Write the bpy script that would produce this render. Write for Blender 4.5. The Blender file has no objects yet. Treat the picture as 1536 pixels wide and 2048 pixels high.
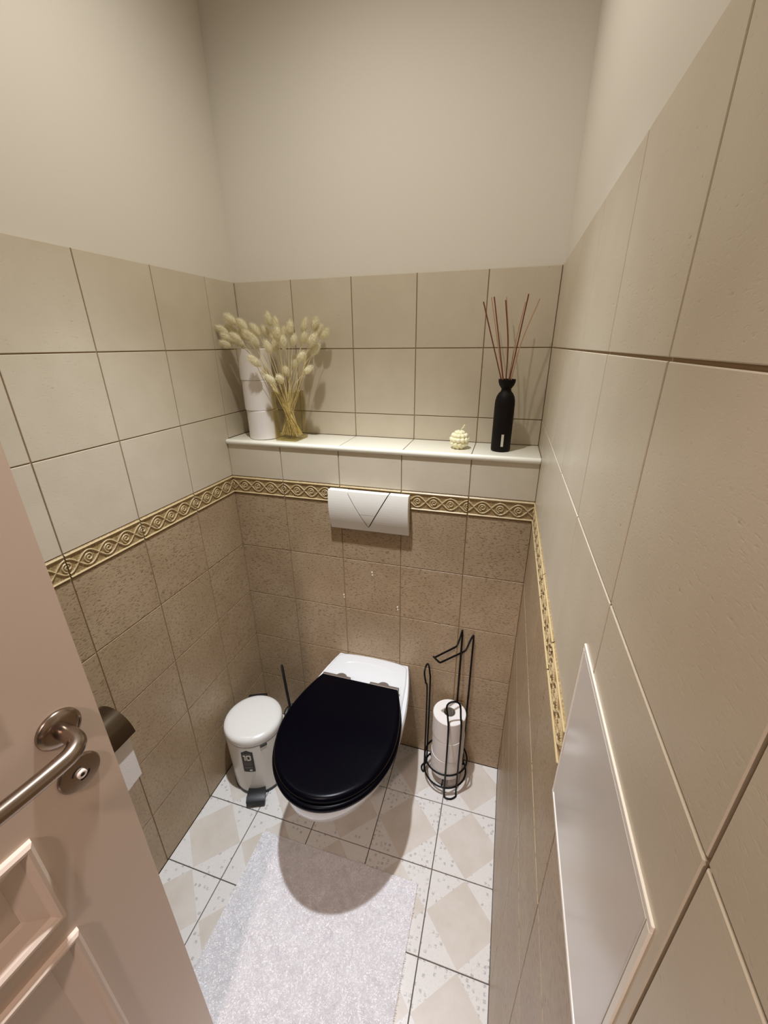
import bpy, bmesh, math, random
import numpy as np
from mathutils import Vector, Matrix

C = bpy.context.scene.collection
scene = bpy.context.scene
random.seed(11)
rng = np.random.default_rng(7)
PI = math.pi

# ------------------------------------------------------------------ camera
cam = bpy.data.cameras.new('camera')
cam.sensor_fit = 'VERTICAL'; cam.sensor_height = 36.0
cam.lens = 818.44 * 36.0 / 2048.0
cam.clip_start = 0.01
camo = bpy.data.objects.new('camera', cam); C.objects.link(camo)
camo.location = (0.8728, -1.1342, 1.4809)
camo.rotation_euler = (1.1824, 0.0075, 0.2850)
scene.camera = camo

# ------------------------------------------------------------------ light
scene.view_settings.view_transform = 'Standard'
scene.view_settings.look = 'None'
scene.view_settings.gamma = 1.0
scene.view_settings.use_curve_mapping = False
scene.view_settings.exposure = 0.05
world = bpy.data.worlds.new('world'); scene.world = world
world.use_nodes = True
world.node_tree.nodes['Background'].inputs[0].default_value = (1.0, 0.90, 0.80, 1)
world.node_tree.nodes['Background'].inputs[1].default_value = 0.07

CEIL = 2.60
def lamp(name, kind, loc, energy, color, radius, spot=None, blend=0.5, rot=(0, 0, 0)):
    l = bpy.data.lights.new(name, kind); l.energy = energy; l.color = color
    l.shadow_soft_size = radius
    if spot:
        l.spot_size = math.radians(spot); l.spot_blend = blend
    o = bpy.data.objects.new(name, l); C.objects.link(o); o.location = loc; o.rotation_euler = rot
    return o
lamp('ceiling_spot', 'SPOT', (0.50, -0.46, CEIL - 0.07), 150.0, (0.84, 0.90, 1.0), 0.022, 62, 1.0)
lamp('ceiling_spot_spill', 'SPOT', (0.50, -0.46, CEIL - 0.071), 23.5, (1.0, 0.965, 0.89), 0.022, 150, 1.0)
lamp('corridor_lamp', 'POINT', (0.63, -2.50, 2.70), 78.0, (1.0, 0.80, 0.74), 0.06)
lamp('corridor_fill', 'POINT', (0.42, -2.05, 1.75), 5.0, (1.0, 0.74, 0.66), 0.20)  # added soft fill, no known fixture; lifts the right wall near the camera

# ------------------------------------------------------------------ helpers
def srgb(r, g, b):
    f = lambda c: (c / 255) / 12.92 if c / 255 <= 0.04045 else ((c / 255 + 0.055) / 1.055) ** 2.4
    return (f(r), f(g), f(b), 1.0)

def mat(name, col, rough=0.5, metal=0.0, **kw):
    m = bpy.data.materials.new(name); m.use_nodes = True
    b = m.node_tree.nodes['Principled BSDF']
    b.inputs['Base Color'].default_value = col
    b.inputs['Roughness'].default_value = rough
    b.inputs['Metallic'].default_value = metal
    for k, v in kw.items(): b.inputs[k].default_value = v
    return m

class NT:
    """small node helper"""
    def __init__(s, m): s.t = m.node_tree; s.n = s.t.nodes; s.l = s.t.links; s.b = s.n['Principled BSDF']
    def node(s, typ, **kw):
        n = s.n.new(typ)
        for k, v in kw.items(): setattr(n, k, v)
        return n
    def math(s, op, a, b=None, clamp=False):
        n = s.n.new('ShaderNodeMath'); n.operation = op; n.use_clamp = clamp
        for i, v in enumerate((a, b)):
            if v is None: continue
            if isinstance(v, (int, float)): n.inputs[i].default_value = v
            else: s.l.new(v, n.inputs[i])
        return n.outputs[0]
    def ramp(s, fac, p0, p1, c0=(0, 0, 0, 1), c1=(1, 1, 1, 1)):
        n = s.n.new('ShaderNodeValToRGB')
        n.color_ramp.elements[0].position = p0; n.color_ramp.elements[1].position = p1
        n.color_ramp.elements[0].color = c0; n.color_ramp.elements[1].color = c1
        s.l.new(fac, n.inputs[0]); return n.outputs[0]
    def mix(s, fac, a, b):
        n = s.n.new('ShaderNodeMix'); n.data_type = 'RGBA'
        for sock, v in ((n.inputs[0], fac), (n.inputs[6], a), (n.inputs[7], b)):
            if isinstance(v, (int, float)): sock.default_value = v
            elif isinstance(v, tuple): sock.default_value = v
            else: s.l.new(v, sock)
        return n.outputs[2]
    def coords(s, scale=(1, 1, 1), jitter=True):
        tc = s.n.new('ShaderNodeTexCoord'); mp = s.n.new('ShaderNodeMapping')
        mp.inputs['Scale'].default_value = scale
        s.l.new(tc.outputs['Object'], mp.inputs['Vector'])
        if jitter:
            oi = s.n.new('ShaderNodeObjectInfo'); vm = s.n.new('ShaderNodeVectorMath'); vm.operation = 'MULTIPLY'
            cx = s.n.new('ShaderNodeCombineXYZ')
            for i, k in enumerate((37.0, 91.0, 61.0)):
                s.l.new(s.math('MULTIPLY', oi.outputs['Random'], k), cx.inputs[i])
            s.l.new(cx.outputs[0], mp.inputs['Location'])
        return mp.outputs[0]
    def noise(s, vec, scale, detail=3.0, rough=0.55):
        n = s.n.new('ShaderNodeTexNoise'); n.inputs['Scale'].default_value = scale
        n.inputs['Detail'].default_value = detail; n.inputs['Roughness'].default_value = rough
        s.l.new(vec, n.inputs['Vector']); return n.outputs['Fac']
    def bump(s, h, strength, dist):
        n = s.n.new('ShaderNodeBump'); n.inputs['Strength'].default_value = strength; n.inputs['Distance'].default_value = dist
        s.l.new(h, n.inputs['Height']); s.l.new(n.outputs[0], s.b.inputs['Normal'])
    def color(s, c): s.l.new(c, s.b.inputs['Base Color'])

def wall_tile_mat(name, base, dark, light, fleck_lo, fleck_hi, rough, bump):
    m = mat(name, base, rough); t = NT(m)
    v = t.coords((1, 1, 2.6)); w = t.coords((1, 1, 1))
    cloud = t.noise(w, 9, 2); streak = t.noise(v, 118, 2, 0.6); fine = t.noise(v, 320, 2)
    c = t.mix(t.ramp(cloud, 0.35, 0.7), base, light)
    c = t.mix(t.ramp(streak, fleck_lo, fleck_hi), c, dark)
    t.color(c)
    h = t.math('SUBTRACT', t.math('MULTIPLY', fine, 0.6), t.math('MULTIPLY', t.ramp(streak, fleck_lo - 0.12, fleck_hi), 1.2))
    t.bump(h, bump, 0.0008)
    return m
M = {}
M['tile_cream'] = wall_tile_mat('cream_glazed_tile', srgb(205, 194, 172), srgb(178, 164, 140), srgb(212, 201, 180), 0.69, 0.80, 0.36, 0.16)
M['tile_brown'] = wall_tile_mat('tan_speckled_tile', srgb(170, 147, 116), srgb(130, 106, 80), srgb(180, 158, 128), 0.54, 0.68, 0.36, 0.24)
M['grout'] = mat('brown_grout', srgb(150, 126, 94), 0.9)
M['grout_floor'] = mat('grey_grout', srgb(98, 90, 80), 0.9)
M['plaster'] = mat('white_wall_paint', srgb(226, 220, 208), 0.85)
t = NT(M['plaster']); t.bump(t.noise(t.coords(jitter=False), 260, 3), 0.12, 0.0006)
M['ledge'] = mat('pale_ledge_tile', srgb(228, 222, 203), 0.35)
t = NT(M['ledge']); t.bump(t.noise(t.coords(), 120, 2), 0.12, 0.0006)
M['bullnose'] = mat('white_edge_trim', srgb(247, 244, 228), 0.28)
M['relief'] = mat('ochre_relief', srgb(172, 148, 108), 0.42)
t = NT(M['relief']); n = t.noise(t.coords(), 240, 2); t.color(t.mix(t.ramp(n, 0.4, 0.62), srgb(146, 121, 80), srgb(178, 154, 112))); t.bump(n, 0.5, 0.0012)
M['relief_ridge'] = mat('cream_relief_ridge', srgb(198, 177, 134), 0.36)

# floor tile: white speckle with a beige diamond whose points touch the edge midpoints (flat print)
m = mat('diamond_floor_tile', srgb(232, 227, 220), 0.30); M['floor_tile'] = m; t = NT(m)
tc = t.node('ShaderNodeTexCoord'); sx = t.node('ShaderNodeSeparateXYZ'); t.l.new(tc.outputs['Object'], sx.inputs[0])
dia = t.math('ADD', t.math('ABSOLUTE', sx.outputs[0]), t.math('ABSOLUTE', sx.outputs[2]))
dia = t.math('LESS_THAN', dia, 0.0985)
w = t.coords((1, 1, 1)); cloud = t.noise(w, 16, 3)
beige = t.mix(t.ramp(cloud, 0.3, 0.7), srgb(207, 197, 184), srgb(218, 210, 200))
br = t.node('ShaderNodeTexVoronoi'); br.distance = 'CHEBYCHEV'; br.inputs['Scale'].default_value = 72; br.inputs['Randomness'].default_value = 0.55
t.l.new(w, br.inputs['Vector'])
cellr = t.node('ShaderNodeSeparateColor'); t.l.new(br.outputs['Color'], cellr.inputs[0])
fl = t.math('MULTIPLY', t.math('LESS_THAN', br.outputs['Distance'], 0.26), t.math('GREATER_THAN', cellr.outputs[0], 0.34))
fl = t.math('MULTIPLY', fl, t.ramp(t.noise(w, 150, 2), 0.38, 0.55))
fine = t.ramp(t.noise(w, 300, 2), 0.56, 0.70)
white = t.mix(t.math('MULTIPLY', fine, 0.5), srgb(226, 222, 216), srgb(200, 195, 188))
white = t.mix(t.math('MULTIPLY', fl, 0.55), white, srgb(150, 145, 146))
t.color(t.mix(dia, white, beige))
t.bump(t.noise(w, 110, 2), 0.10, 0.0006)

M['ceramic'] = mat('white_ceramic', srgb(228, 230, 230), 0.10)
M['ceramic'].node_tree.nodes['Principled BSDF'].inputs['Coat Weight'].default_value = 0.3
M['seat_black'] = mat('black_lacquer_seat', srgb(3, 3, 10), 0.26)
M['seat_black'].node_tree.nodes['Principled BSDF'].inputs['Specular IOR Level'].default_value = 0.09
M['steel'] = mat('brushed_steel', srgb(176, 168, 158), 0.28, 1.0)
M['steel_dark'] = mat('satin_nickel', srgb(158, 142, 128), 0.24, 1.0)
M['hinge'] = mat('grey_hinge_metal', srgb(150, 138, 130), 0.42, 0.75)
M['plate_white'] = mat('white_plastic', srgb(240, 236, 226), 0.32)
M['dark_gap'] = mat('dark_gap', srgb(52, 42, 30), 0.8)
M['bin_white'] = mat('white_enamel', srgb(232, 228, 220), 0.22)
M['black_plastic'] = mat('black_plastic', srgb(26, 26, 28), 0.42)
M['grey_plastic'] = mat('dark_grey_plastic', srgb(70, 74, 74), 0.45)
M['sticker'] = mat('black_sticker', srgb(24, 17, 12), 0.5)
M['sticker_print'] = mat('pale_sticker_print', srgb(205, 198, 180), 0.6)
M['sticker_grey'] = mat('grey_sticker_print', srgb(96, 84, 80), 0.6)
M['wire'] = mat('black_wire', srgb(9, 8, 8), 0.4)
M['wire'].node_tree.nodes['Principled BSDF'].inputs['Specular IOR Level'].default_value = 0.2
m = mat('tissue_paper', srgb(236, 230, 224), 0.95); M['tissue'] = m; t = NT(m); t.bump(t.noise(t.coords((1, 1, 1)), 420, 2), 0.5, 0.0012)
M['card'] = mat('grey_card_tube', srgb(168, 160, 148), 0.9)
M['bottle'] = mat('matte_black_bottle', srgb(16, 9, 6), 0.6)
M['bottle'].node_tree.nodes['Principled BSDF'].inputs['Specular IOR Level'].default_value = 0.2
M['stick_dark'] = mat('dark_red_reed', srgb(118, 56, 38), 0.7)
M['stick_light'] = mat('brown_reed', srgb(190, 152, 112), 0.7)
M['candle'] = mat('ivory_wax', srgb(250, 243, 205), 0.45)
M['candle'].node_tree.nodes['Principled BSDF'].inputs['Subsurface Weight'].default_value = 0.25
M['candle'].node_tree.nodes['Principled BSDF'].inputs['Subsurface Radius'].default_value = (0.01, 0.008, 0.004)
m = mat('smoky_glass', srgb(240, 230, 200), 0.03); M['glass'] = m; t = NT(m)      # thin tinted glass: clear transmission plus a sheen
tr = t.node('ShaderNodeBsdfTransparent'); pass
gl = t.node('ShaderNodeBsdfGlossy'); gl.inputs['Roughness'].default_value = 0.03
fr = t.node('ShaderNodeLayerWeight'); fr.inputs[0].default_value = 0.25
t.l.new(t.mix(t.math('POWER', fr.outputs[1], 2.5), (0.925, 0.895, 0.765, 1), (0.60, 0.53, 0.33, 1)), tr.inputs[0])
mx = t.node('ShaderNodeMixShader'); t.l.new(t.math('ADD', t.math('MULTIPLY', t.math('POWER', fr.outputs[1], 3.0), 0.5), 0.05), mx.inputs[0]); t.l.new(tr.outputs[0], mx.inputs[1]); t.l.new(gl.outputs[0], mx.inputs[2])
t.l.new(mx.outputs[0], m.node_tree.nodes['Material Output'].inputs['Surface'])
m = mat('dried_grass_fluff', srgb(253, 247, 222), 0.95); M['fluff'] = m; t = NT(m)
tl = t.node('ShaderNodeBsdfTranslucent'); tl.inputs[0].default_value = srgb(250, 242, 212)
mx = t.node('ShaderNodeMixShader'); mx.inputs[0].default_value = 0.35
t.l.new(t.b.outputs[0], mx.inputs[1]); t.l.new(tl.outputs[0], mx.inputs[2]); t.l.new(mx.outputs[0], m.node_tree.nodes['Material Output'].inputs['Surface'])
m.node_tree.nodes['Principled BSDF'].inputs['Subsurface Weight'].default_value = 0.3
m.node_tree.nodes['Principled BSDF'].inputs['Subsurface Radius'].default_value = (0.006, 0.005, 0.003)
M['stem'] = mat('dried_stem', srgb(238, 220, 168), 0.8)
M['door_paint'] = mat('cream_door_paint', srgb(226, 206, 188), 0.42)
M['hatch'] = mat('glossy_white_hatch', srgb(226, 220, 212), 0.13)
M['hatch_edge'] = mat('white_hatch_edge', srgb(246, 240, 226), 0.25)
M['rug_base'] = mat('rug_backing', srgb(240, 237, 236), 0.95)
m = mat('white_rug_pile', srgb(250, 249, 250), 0.95); M['rug'] = m; t = NT(m)
w = t.coords(jitter=False); n = t.noise(w, 34, 4, 0.7)
t.color(t.mix(t.ramp(n, 0.36, 0.62), srgb(240, 237, 239), srgb(253, 252, 253)))
tl = t.node('ShaderNodeBsdfTranslucent'); tl.inputs[0].default_value = (0.97, 0.965, 0.97, 1)
mx = t.node('ShaderNodeMixShader'); mx.inputs[0].default_value = 0.5
t.l.new(t.b.outputs[0], mx.inputs[1]); t.l.new(tl.outputs[0], mx.inputs[2]); t.l.new(mx.outputs[0], m.node_tree.nodes['Material Output'].inputs['Surface'])
M['dark_metal'] = mat('dark_bronze_cover', srgb(92, 78, 62), 0.22, 0.9)
M['white_knob'] = mat('white_turn_button', srgb(238, 222, 212), 0.3)
M['black'] = mat('near_black', srgb(16, 12, 10), 0.6)
M['chip'] = mat('white_filler', srgb(238, 228, 214), 0.5)
M['lens_glow'] = mat('frosted_lens', srgb(250, 245, 235), 0.4)

def link(name, me, m, parent=None, smooth=False):
    if isinstance(m, (list, tuple)):
        if not me.materials:
            for x in m: me.materials.append(x)
    elif not me.materials: me.materials.append(m)
    if smooth:
        for p in me.polygons: p.use_smooth = True
    o = bpy.data.objects.new(name, me); C.objects.link(o)
    if parent is not None: o.parent = parent
    return o
def mk(name, bm, m, parent=None, smooth=False, angle=None):
    me = bpy.data.meshes.new(name)
    bmesh.ops.recalc_face_normals(bm, faces=bm.faces[:])
    bm.to_mesh(me); bm.free()
    o = link(name, me, m, parent, smooth)
    if angle is not None: me.set_sharp_from_angle(angle=math.radians(angle))
    return o
def tag(o, label=None, cat=None, group=None, kind=None):
    for k, v in (('label', label), ('category', cat), ('group', group), ('kind', kind)):
        if v: o[k] = v
    return o
def thing(name, label, cat, loc=(0, 0, 0), rz=0.0, group=None):
    o = bpy.data.objects.new(name, None); C.objects.link(o); o.location = loc; o.rotation_euler = (0, 0, rz)
    o.empty_display_size = 0.05
    return tag(o, label, cat, group, 'thing')
def add_box(bm, lo, hi, bev=0.0, seg=2):
    r = bmesh.ops.create_cube(bm, size=1.0); vs = r['verts']
    for v in vs:
        v.co = Vector([(lo[i] + hi[i]) / 2 + v.co[i] * (hi[i] - lo[i]) for i in range(3)])
    if bev > 0:
        es = list({e for v in vs for e in v.link_edges})
        bmesh.ops.bevel(bm, geom=es, offset=bev, segments=seg, affect='EDGES', profile=0.6)
def box(name, lo, hi, m, parent=None, bev=0.0, seg=2, smooth=False):
    bm = bmesh.new(); add_box(bm, lo, hi, bev, seg); return mk(name, bm, m, parent, smooth, 40 if smooth else None)
def add_lathe(bm, prof, n=32, center=(0, 0, 0), sx=1.0, sy=1.0, cap=True):
    rings = []
    for r, z in prof:
        rings.append([bm.verts.new((center[0] + sx * r * math.cos(2 * PI * k / n), center[1] + sy * r * math.sin(2 * PI * k / n), center[2] + z)) for k in range(n)])
    for a, b in zip(rings, rings[1:]):
        for k in range(n): bm.faces.new((a[k], a[(k + 1) % n], b[(k + 1) % n], b[k]))
    if cap:
        bm.faces.new(rings[0][::-1]); bm.faces.new(rings[-1])
    return rings
def smooth_path(pts, n=8):
    """Catmull-Rom through the points"""
    P = [Vector(p) for p in pts]; out = []
    for i in range(len(P) - 1):
        p0 = P[i - 1] if i > 0 else P[i] * 2 - P[i + 1]
        p1, p2 = P[i], P[i + 1]
        p3 = P[i + 2] if i + 2 < len(P) else P[i + 1] * 2 - P[i]
        for k in range(n):
            u = k / n
            out.append(0.5 * ((2 * p1) + (-p0 + p2) * u + (2 * p0 - 5 * p1 + 4 * p2 - p3) * u * u + (-p0 + 3 * p1 - 3 * p2 + p3) * u ** 3))
    out.append(P[-1]); return out
def round_path(pts, r, n=5):
    """polyline with rounded corners"""
    P = [Vector(p) for p in pts]; out = [P[0]]
    for a, b, c in zip(P, P[1:], P[2:]):
        d1 = (a - b); d2 = (c - b); rr = min(r, d1.length * 0.45, d2.length * 0.45)
        s, e = b + d1.normalized() * rr, b + d2.normalized() * rr
        for k in range(n + 1):
            u = k / n; out.append(s.lerp(b, u).lerp(b.lerp(e, u), u))
    out.append(P[-1]); return out
def add_tube(bm, pts, rad, n=8, closed=False, caps=True):
    P = [Vector(p) for p in pts]; N = len(P); rings = []; up = None
    R = rad if hasattr(rad, '__len__') else [rad] * N
    for i in range(N):
        if closed: d = P[(i + 1) % N] - P[i - 1]
        else: d = P[min(i + 1, N - 1)] - P[max(i - 1, 0)]
        d.normalize()
        if up is None:
            up = Vector((0, 0, 1)) if abs(d.z) < 0.9 else Vector((1, 0, 0))
        up = (up - d * up.dot(d)).normalized(); sd = d.cross(up)
        rings.append([bm.verts.new(P[i] + (up * math.cos(2 * PI * k / n) + sd * math.sin(2 * PI * k / n)) * R[i]) for k in range(n)])
    for i in range(N if closed else N - 1):
        a, b = rings[i], rings[(i + 1) % N]
        for k in range(n): bm.faces.new((a[k], a[(k + 1) % n], b[(k + 1) % n], b[k]))
    if caps and not closed:
        bm.faces.new(rings[0][::-1]); bm.faces.new(rings[-1])
def tube(name, pts, rad, m, parent=None, n=8, closed=False):
    bm = bmesh.new(); add_tube(bm, pts, rad, n, closed); return mk(name, bm, m, parent, True, 60)
def add_loft(bm, rings, cap0=True, cap1=True):
    vs = [[bm.verts.new(p) for p in r] for r in rings]; n = len(vs[0])
    for a, b in zip(vs, vs[1:]):
        for k in range(n): bm.faces.new((a[k], a[(k + 1) % n], b[(k + 1) % n], b[k]))
    if cap0: bm.faces.new(vs[0][::-1])
    if cap1: bm.faces.new(vs[-1])
    return vs
def add_prism(bm, poly, y0, y1):
    """polygon (x,z) extruded along y"""
    a = [bm.verts.new((x, y0, z)) for x, z in poly]; b = [bm.verts.new((x, y1, z)) for x, z in poly]
    n = len(poly); bm.faces.new(a); bm.faces.new(b[::-1])
    for k in range(n): bm.faces.new((a[k], b[k], b[(k + 1) % n], a[(k + 1) % n]))

# ------------------------------------------------------------------ room shell
W, D, YF = 0.9746, 0.151, -1.56           # width, ledge depth, front wall
zA, zB, zC, zD = 0.8125, 0.6130, 0.4140, 0.2125
BB, BT, SH, R2, R1, TOP = 1.0125, 1.0735, 1.1977, 1.2737, 1.4702, 1.6671
G = 0.0027                                 # joint width
REC = 0.0022                               # joint depth
TK = 0.007

def struct(name, lo, hi, m, label=None):
    o = box(name, lo, hi, m); tag(o, label, None, None, 'structure'); return o
PL = 0.0035   # plaster stands this far behind the tile faces
wall_back = struct('wall_back', (-0.2, D + PL, 0), (W + 0.2, D + 0.12, CEIL), M['plaster'], 'white painted back wall above cream tiles')
wall_left = struct('wall_left', (-0.12, YF, 0), (-PL, D + PL, CEIL), M['plaster'], 'white painted left wall above cream and tan tiles')
wall_right = struct('wall_right', (W + PL, YF, 0), (W + 0.12, D + PL, CEIL), M['plaster'], 'white painted right wall above cream and tan tiles')
DW0, DW1, DH = 0.235, 0.945, 2.06           # doorway in the wall behind the viewer
bm = bmesh.new()
add_box(bm, (-0.12, YF - 0.10, 0), (DW0, YF, CEIL)); add_box(bm, (DW1, YF - 0.10, 0), (W + 0.12, YF, CEIL)); add_box(bm, (DW0, YF - 0.10, DH), (DW1, YF, CEIL))
wall_front = mk('wall_front', bm, M['plaster']); tag(wall_front, 'white wall around the doorway behind the viewer', None, None, 'structure')
floor = struct('floor', (-0.12, YF - 0.9, -0.06), (W + 0.12, D, -0.004), M['grout_floor'], 'tiled floor with beige diamonds on speckled white')
ceiling = struct('ceiling', (-0.12, YF - 0.1, CEIL), (W + 0.12, D + 0.12, CEIL + 0.08), M['plaster'], 'white ceiling above the room')
housing = struct('trim_1', (-PL, REC, 0), (W + PL, D + PL, SH - 0.006), M['grout'], 'tiled cistern box with a white ledge on top')

box('grout_bed', (0, D + REC, SH - 0.006), (W, D + PL + 0.001, TOP - 0.001), M['grout'], wall_back)
box('grout_bed', (-PL - 0.001, YF, 0), (-REC, D + PL, TOP - 0.001), M['grout'], wall_left)
box('grout_bed', (W + REC, YF, 0), (W + PL + 0.001, D + PL, TOP - 0.001), M['grout'], wall_right)

_tiles = {}
def tile_mesh(w, h, m, dx=0.0, dz=0.0, t=TK):
    """slab facing -Y; its full-tile centre is the origin, the (possibly cut) slab sits at (dx,dz)"""
    key = (round(w, 4), round(h, 4), m.name, round(dx, 4), round(dz, 4))
    if key not in _tiles:
        c = 0.0007; x0, x1, z0, z1 = dx - w / 2, dx + w / 2, dz - h / 2, dz + h / 2
        vs = [(x0, t, z0), (x1, t, z0), (x1, t, z1), (x0, t, z1),
              (x0, c, z0), (x1, c, z0), (x1, c, z1), (x0, c, z1),
              (x0 + c, 0, z0 + c), (x1 - c, 0, z0 + c), (x1 - c, 0, z1 - c), (x0 + c, 0, z1 - c)]
        fs = [(8, 9, 10, 11)]
        for a in range(4):
            b = (a + 1) % 4; fs += [(4 + a, 4 + b, 8 + b, 8 + a), (a, b, 4 + b, 4 + a)]
        me = bpy.data.meshes.new('tile'); me.from_pydata(vs, [], fs); me.materials.append(m); _tiles[key] = me
    return _tiles[key]

# relief border tile: height field with two rails and a running scroll
_borders = {}
def border_mesh(w, mirror=False):
    key = (round(w, 3), mirror)
    if key in _borders: return _borders[key]
    h = BT - BB - 0.001; pitch = 0.0497
    dx = 0.0011; nx = int(w / dx); nz = int(h / dx)
    xs = np.linspace(-w / 2, w / 2, nx + 1); zs = np.linspace(-h / 2, h / 2, nz + 1)
    X, Z = np.meshgrid(xs, zs, indexing='ij')
    pts = []
    k0 = int(w / pitch / 2) + 2
    for k in range(-k0, k0 + 1):
        c = k * pitch
        for a in np.linspace(0, 3.2 * PI, 60):                      # spiral out of the eye
            r = 0.0022 + 0.0092 * a / (3.2 * PI)
            pts.append((c + r * math.cos(a + PI * 0.2), r * math.sin(a + PI * 0.2)))
        for u in np.linspace(0, 1, 26):                              # wave that carries on over and under the next eye
            for q in (1, -1):
                pts.append((c + (u - 0.5) * pitch, q * 0.0172 * math.cos(PI * (u - 0.5))))
    pts = np.array(pts)
    if mirror: pts[:, 0] *= -1
    pts = pts[np.abs(pts[:, 0]) < w / 2 + 0.01]
    d = np.full(X.shape, 9.0)
    for px, pz in pts:
        np.minimum(d, (X - px) ** 2 + (Z - pz) ** 2, out=d)
    d = np.sqrt(d)
    ridge = np.exp(-(d / 0.0017) ** 2)
    za = np.abs(Z)
    rail = np.exp(-((za - h / 2 + 0.0044) / 0.0022) ** 2)
    top = np.maximum(ridge * (za < h / 2 - 0.0085), rail)
    H = 0.0034 * top + 0.0003 * np.sin(X * 2300) * np.sin(Z * 2100) * (1 - top)
    edge = np.minimum(w / 2 - np.abs(X), h / 2 - za)
    H = H - 0.0015 * (edge < 0.0006)
    V = np.stack([X, -H, Z], -1).reshape(-1, 3)
    i, j = np.meshgrid(np.arange(nx), np.arange(nz), indexing='ij')
    a = i * (nz + 1) + j
    F = np.stack([a, a + nz + 1, a + nz + 2, a + 1], -1).reshape(-1, 4)
    me = bpy.data.meshes.new('border_tile')
    me.from_pydata(V.tolist(), [], F.tolist())
    tf = (top[:-1, :-1] + top[1:, 1:] + top[1:, :-1] + top[:-1, 1:]) / 4
    me.materials.append(M['relief']); me.materials.append(M['relief_ridge'])
    me.polygons.foreach_set('material_index', (tf.reshape(-1) > 0.42).astype(np.int32))
    me.polygons.foreach_set('use_smooth', np.ones(len(F), bool))
    _borders[key] = me
    return me

def put_tile(parent, me, origin, ang, name='tile', tilt=True):
    o = bpy.data.objects.new(name, me); C.objects.link(o); o.parent = parent
    o.location = origin
    j = 0.0012 if tilt else 0
    o.rotation_euler = (random.uniform(-j, j), 0, ang + random.uniform(-j, j))
    return o
def tile_rows(parent, edges, rows, place, ang, border=True):
    """edges: joint positions along the wall; rows: (z0,z1,material)"""
    for e0, e1 in zip(edges, edges[1:]):
        w = e1 - e0 - G
        if w < 0.004: continue
        for z0, z1, m in rows:
            if m == 'border':
                if parent is wall_right and e0 < -0.76 and e1 > -0.98:      # the access hatch sits here: only the bits beside it
                    for f0, f1 in ((e0, min(e1, -0.9845)), (max(e0, -0.7545), e1)):
                        if f1 - f0 > 0.008: put_tile(parent, border_mesh(f1 - f0 - G), place((f0 + f1) / 2, (z0 + z1) / 2), ang, 'border_tile', False)
                    continue
                put_tile(parent, border_mesh(w), place((e0 + e1) / 2, (z0 + z1) / 2), ang, 'border_tile', False)
            else:
                put_tile(parent, tile_mesh(w, z1 - z0 - G, m), place((e0 + e1) / 2, (z0 + z1) / 2), ang)
cr, br_ = M['tile_cream'], M['tile_brown']
LOW = [(0.0, zD, br_), (zD, zC, br_), (zC, zB, br_), (zB, zA, br_), (zA, BB, br_), (BB, BT, 'border')]
V = [0.0, 0.1925, 0.3917, 0.5917, 0.7925, W]
U = [0.0, 0.1990, 0.3965, 0.5945, 0.7915, W]
tile_rows(housing, V, LOW + [(BT, SH - 0.014, cr)], lambda s, z: (s, 0, z), 0.0)
tile_rows(wall_back, U, [(SH, R2, cr), (R2, R1, cr), (R1, TOP, cr)], lambda s, z: (s, D, z), 0.0)
UP = [(BT, R2, cr), (R2, R1, cr), (R1, TOP, cr)]
LY = [D, 0.0115, -0.1886, -0.3887, -0.5888, -0.7890, -0.9890, -1.1890, -1.3890, YF]
# left wall faces +X (its local +x runs towards -y ... +y), right wall faces -X
tile_rows(wall_left, LY[1:][::-1], LOW + UP, lambda s, z: (0, s, z), PI / 2)
tile_rows(wall_left, [0.0115, D], [(SH, R2, cr), (R2, R1, cr), (R1, TOP, cr)], lambda s, z: (0, s, z), PI / 2)
RY = [D, 0.0065, -0.1930, -0.3930, -0.5950, -0.7960, -0.9940, -1.1940, -1.3940, YF]
tile_rows(wall_right, RY[1:][::-1], LOW + UP, lambda s, z: (W, s, z), -PI / 2)
tile_rows(wall_right, [0.0065, D], [(SH, R2, cr), (R2, R1, cr), (R1, TOP, cr)], lambda s, z: (W, s, z), -PI / 2)
for x, z in ((0.493, 0.767), (0.387, 0.660), (0.582, 0.645)):          # filled screw holes
    bm = bmesh.new()
    for (dx, dz, r) in ((0, 0.005, 0.0035), (0.001, -0.005, 0.003)):
        bmesh.ops.create_uvsphere(bm, u_segments=8, v_segments=6, radius=r, matrix=Matrix.Translation((x + dx, -0.0002, z + dz)) @ Matrix.Diagonal((0.8, 0.35, 1.3, 1)))
    mk('filled_screw_hole', bm, M['chip'], housing, True)

# ledge tiles and bullnose
for e0, e1 in zip(U, U[1:]):
    me = tile_mesh(e1 - e0 - G * 0.8, D + 0.004, M['ledge'])
    o = put_tile(housing, me, ((e0 + e1) / 2, (D - 0.004) / 2, SH), 0, 'ledge_tile', False); o.rotation_euler = (-PI / 2, 0, 0)
bm = bmesh.new()
prof = [(-0.001, SH + 0.0004)] + [(-0.0008 - 0.0062 * math.sin(a), SH - 0.0076 + 0.008 * math.cos(a)) for a in np.linspace(0, PI, 12)] + [(-0.001, SH - 0.0156)]
add_loft(bm, [[(x, y, z) for y, z in prof] for x in (0.001, W - 0.001)])
mk('edge_strip', bm, M['bullnose'], housing, True, 40)

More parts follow.
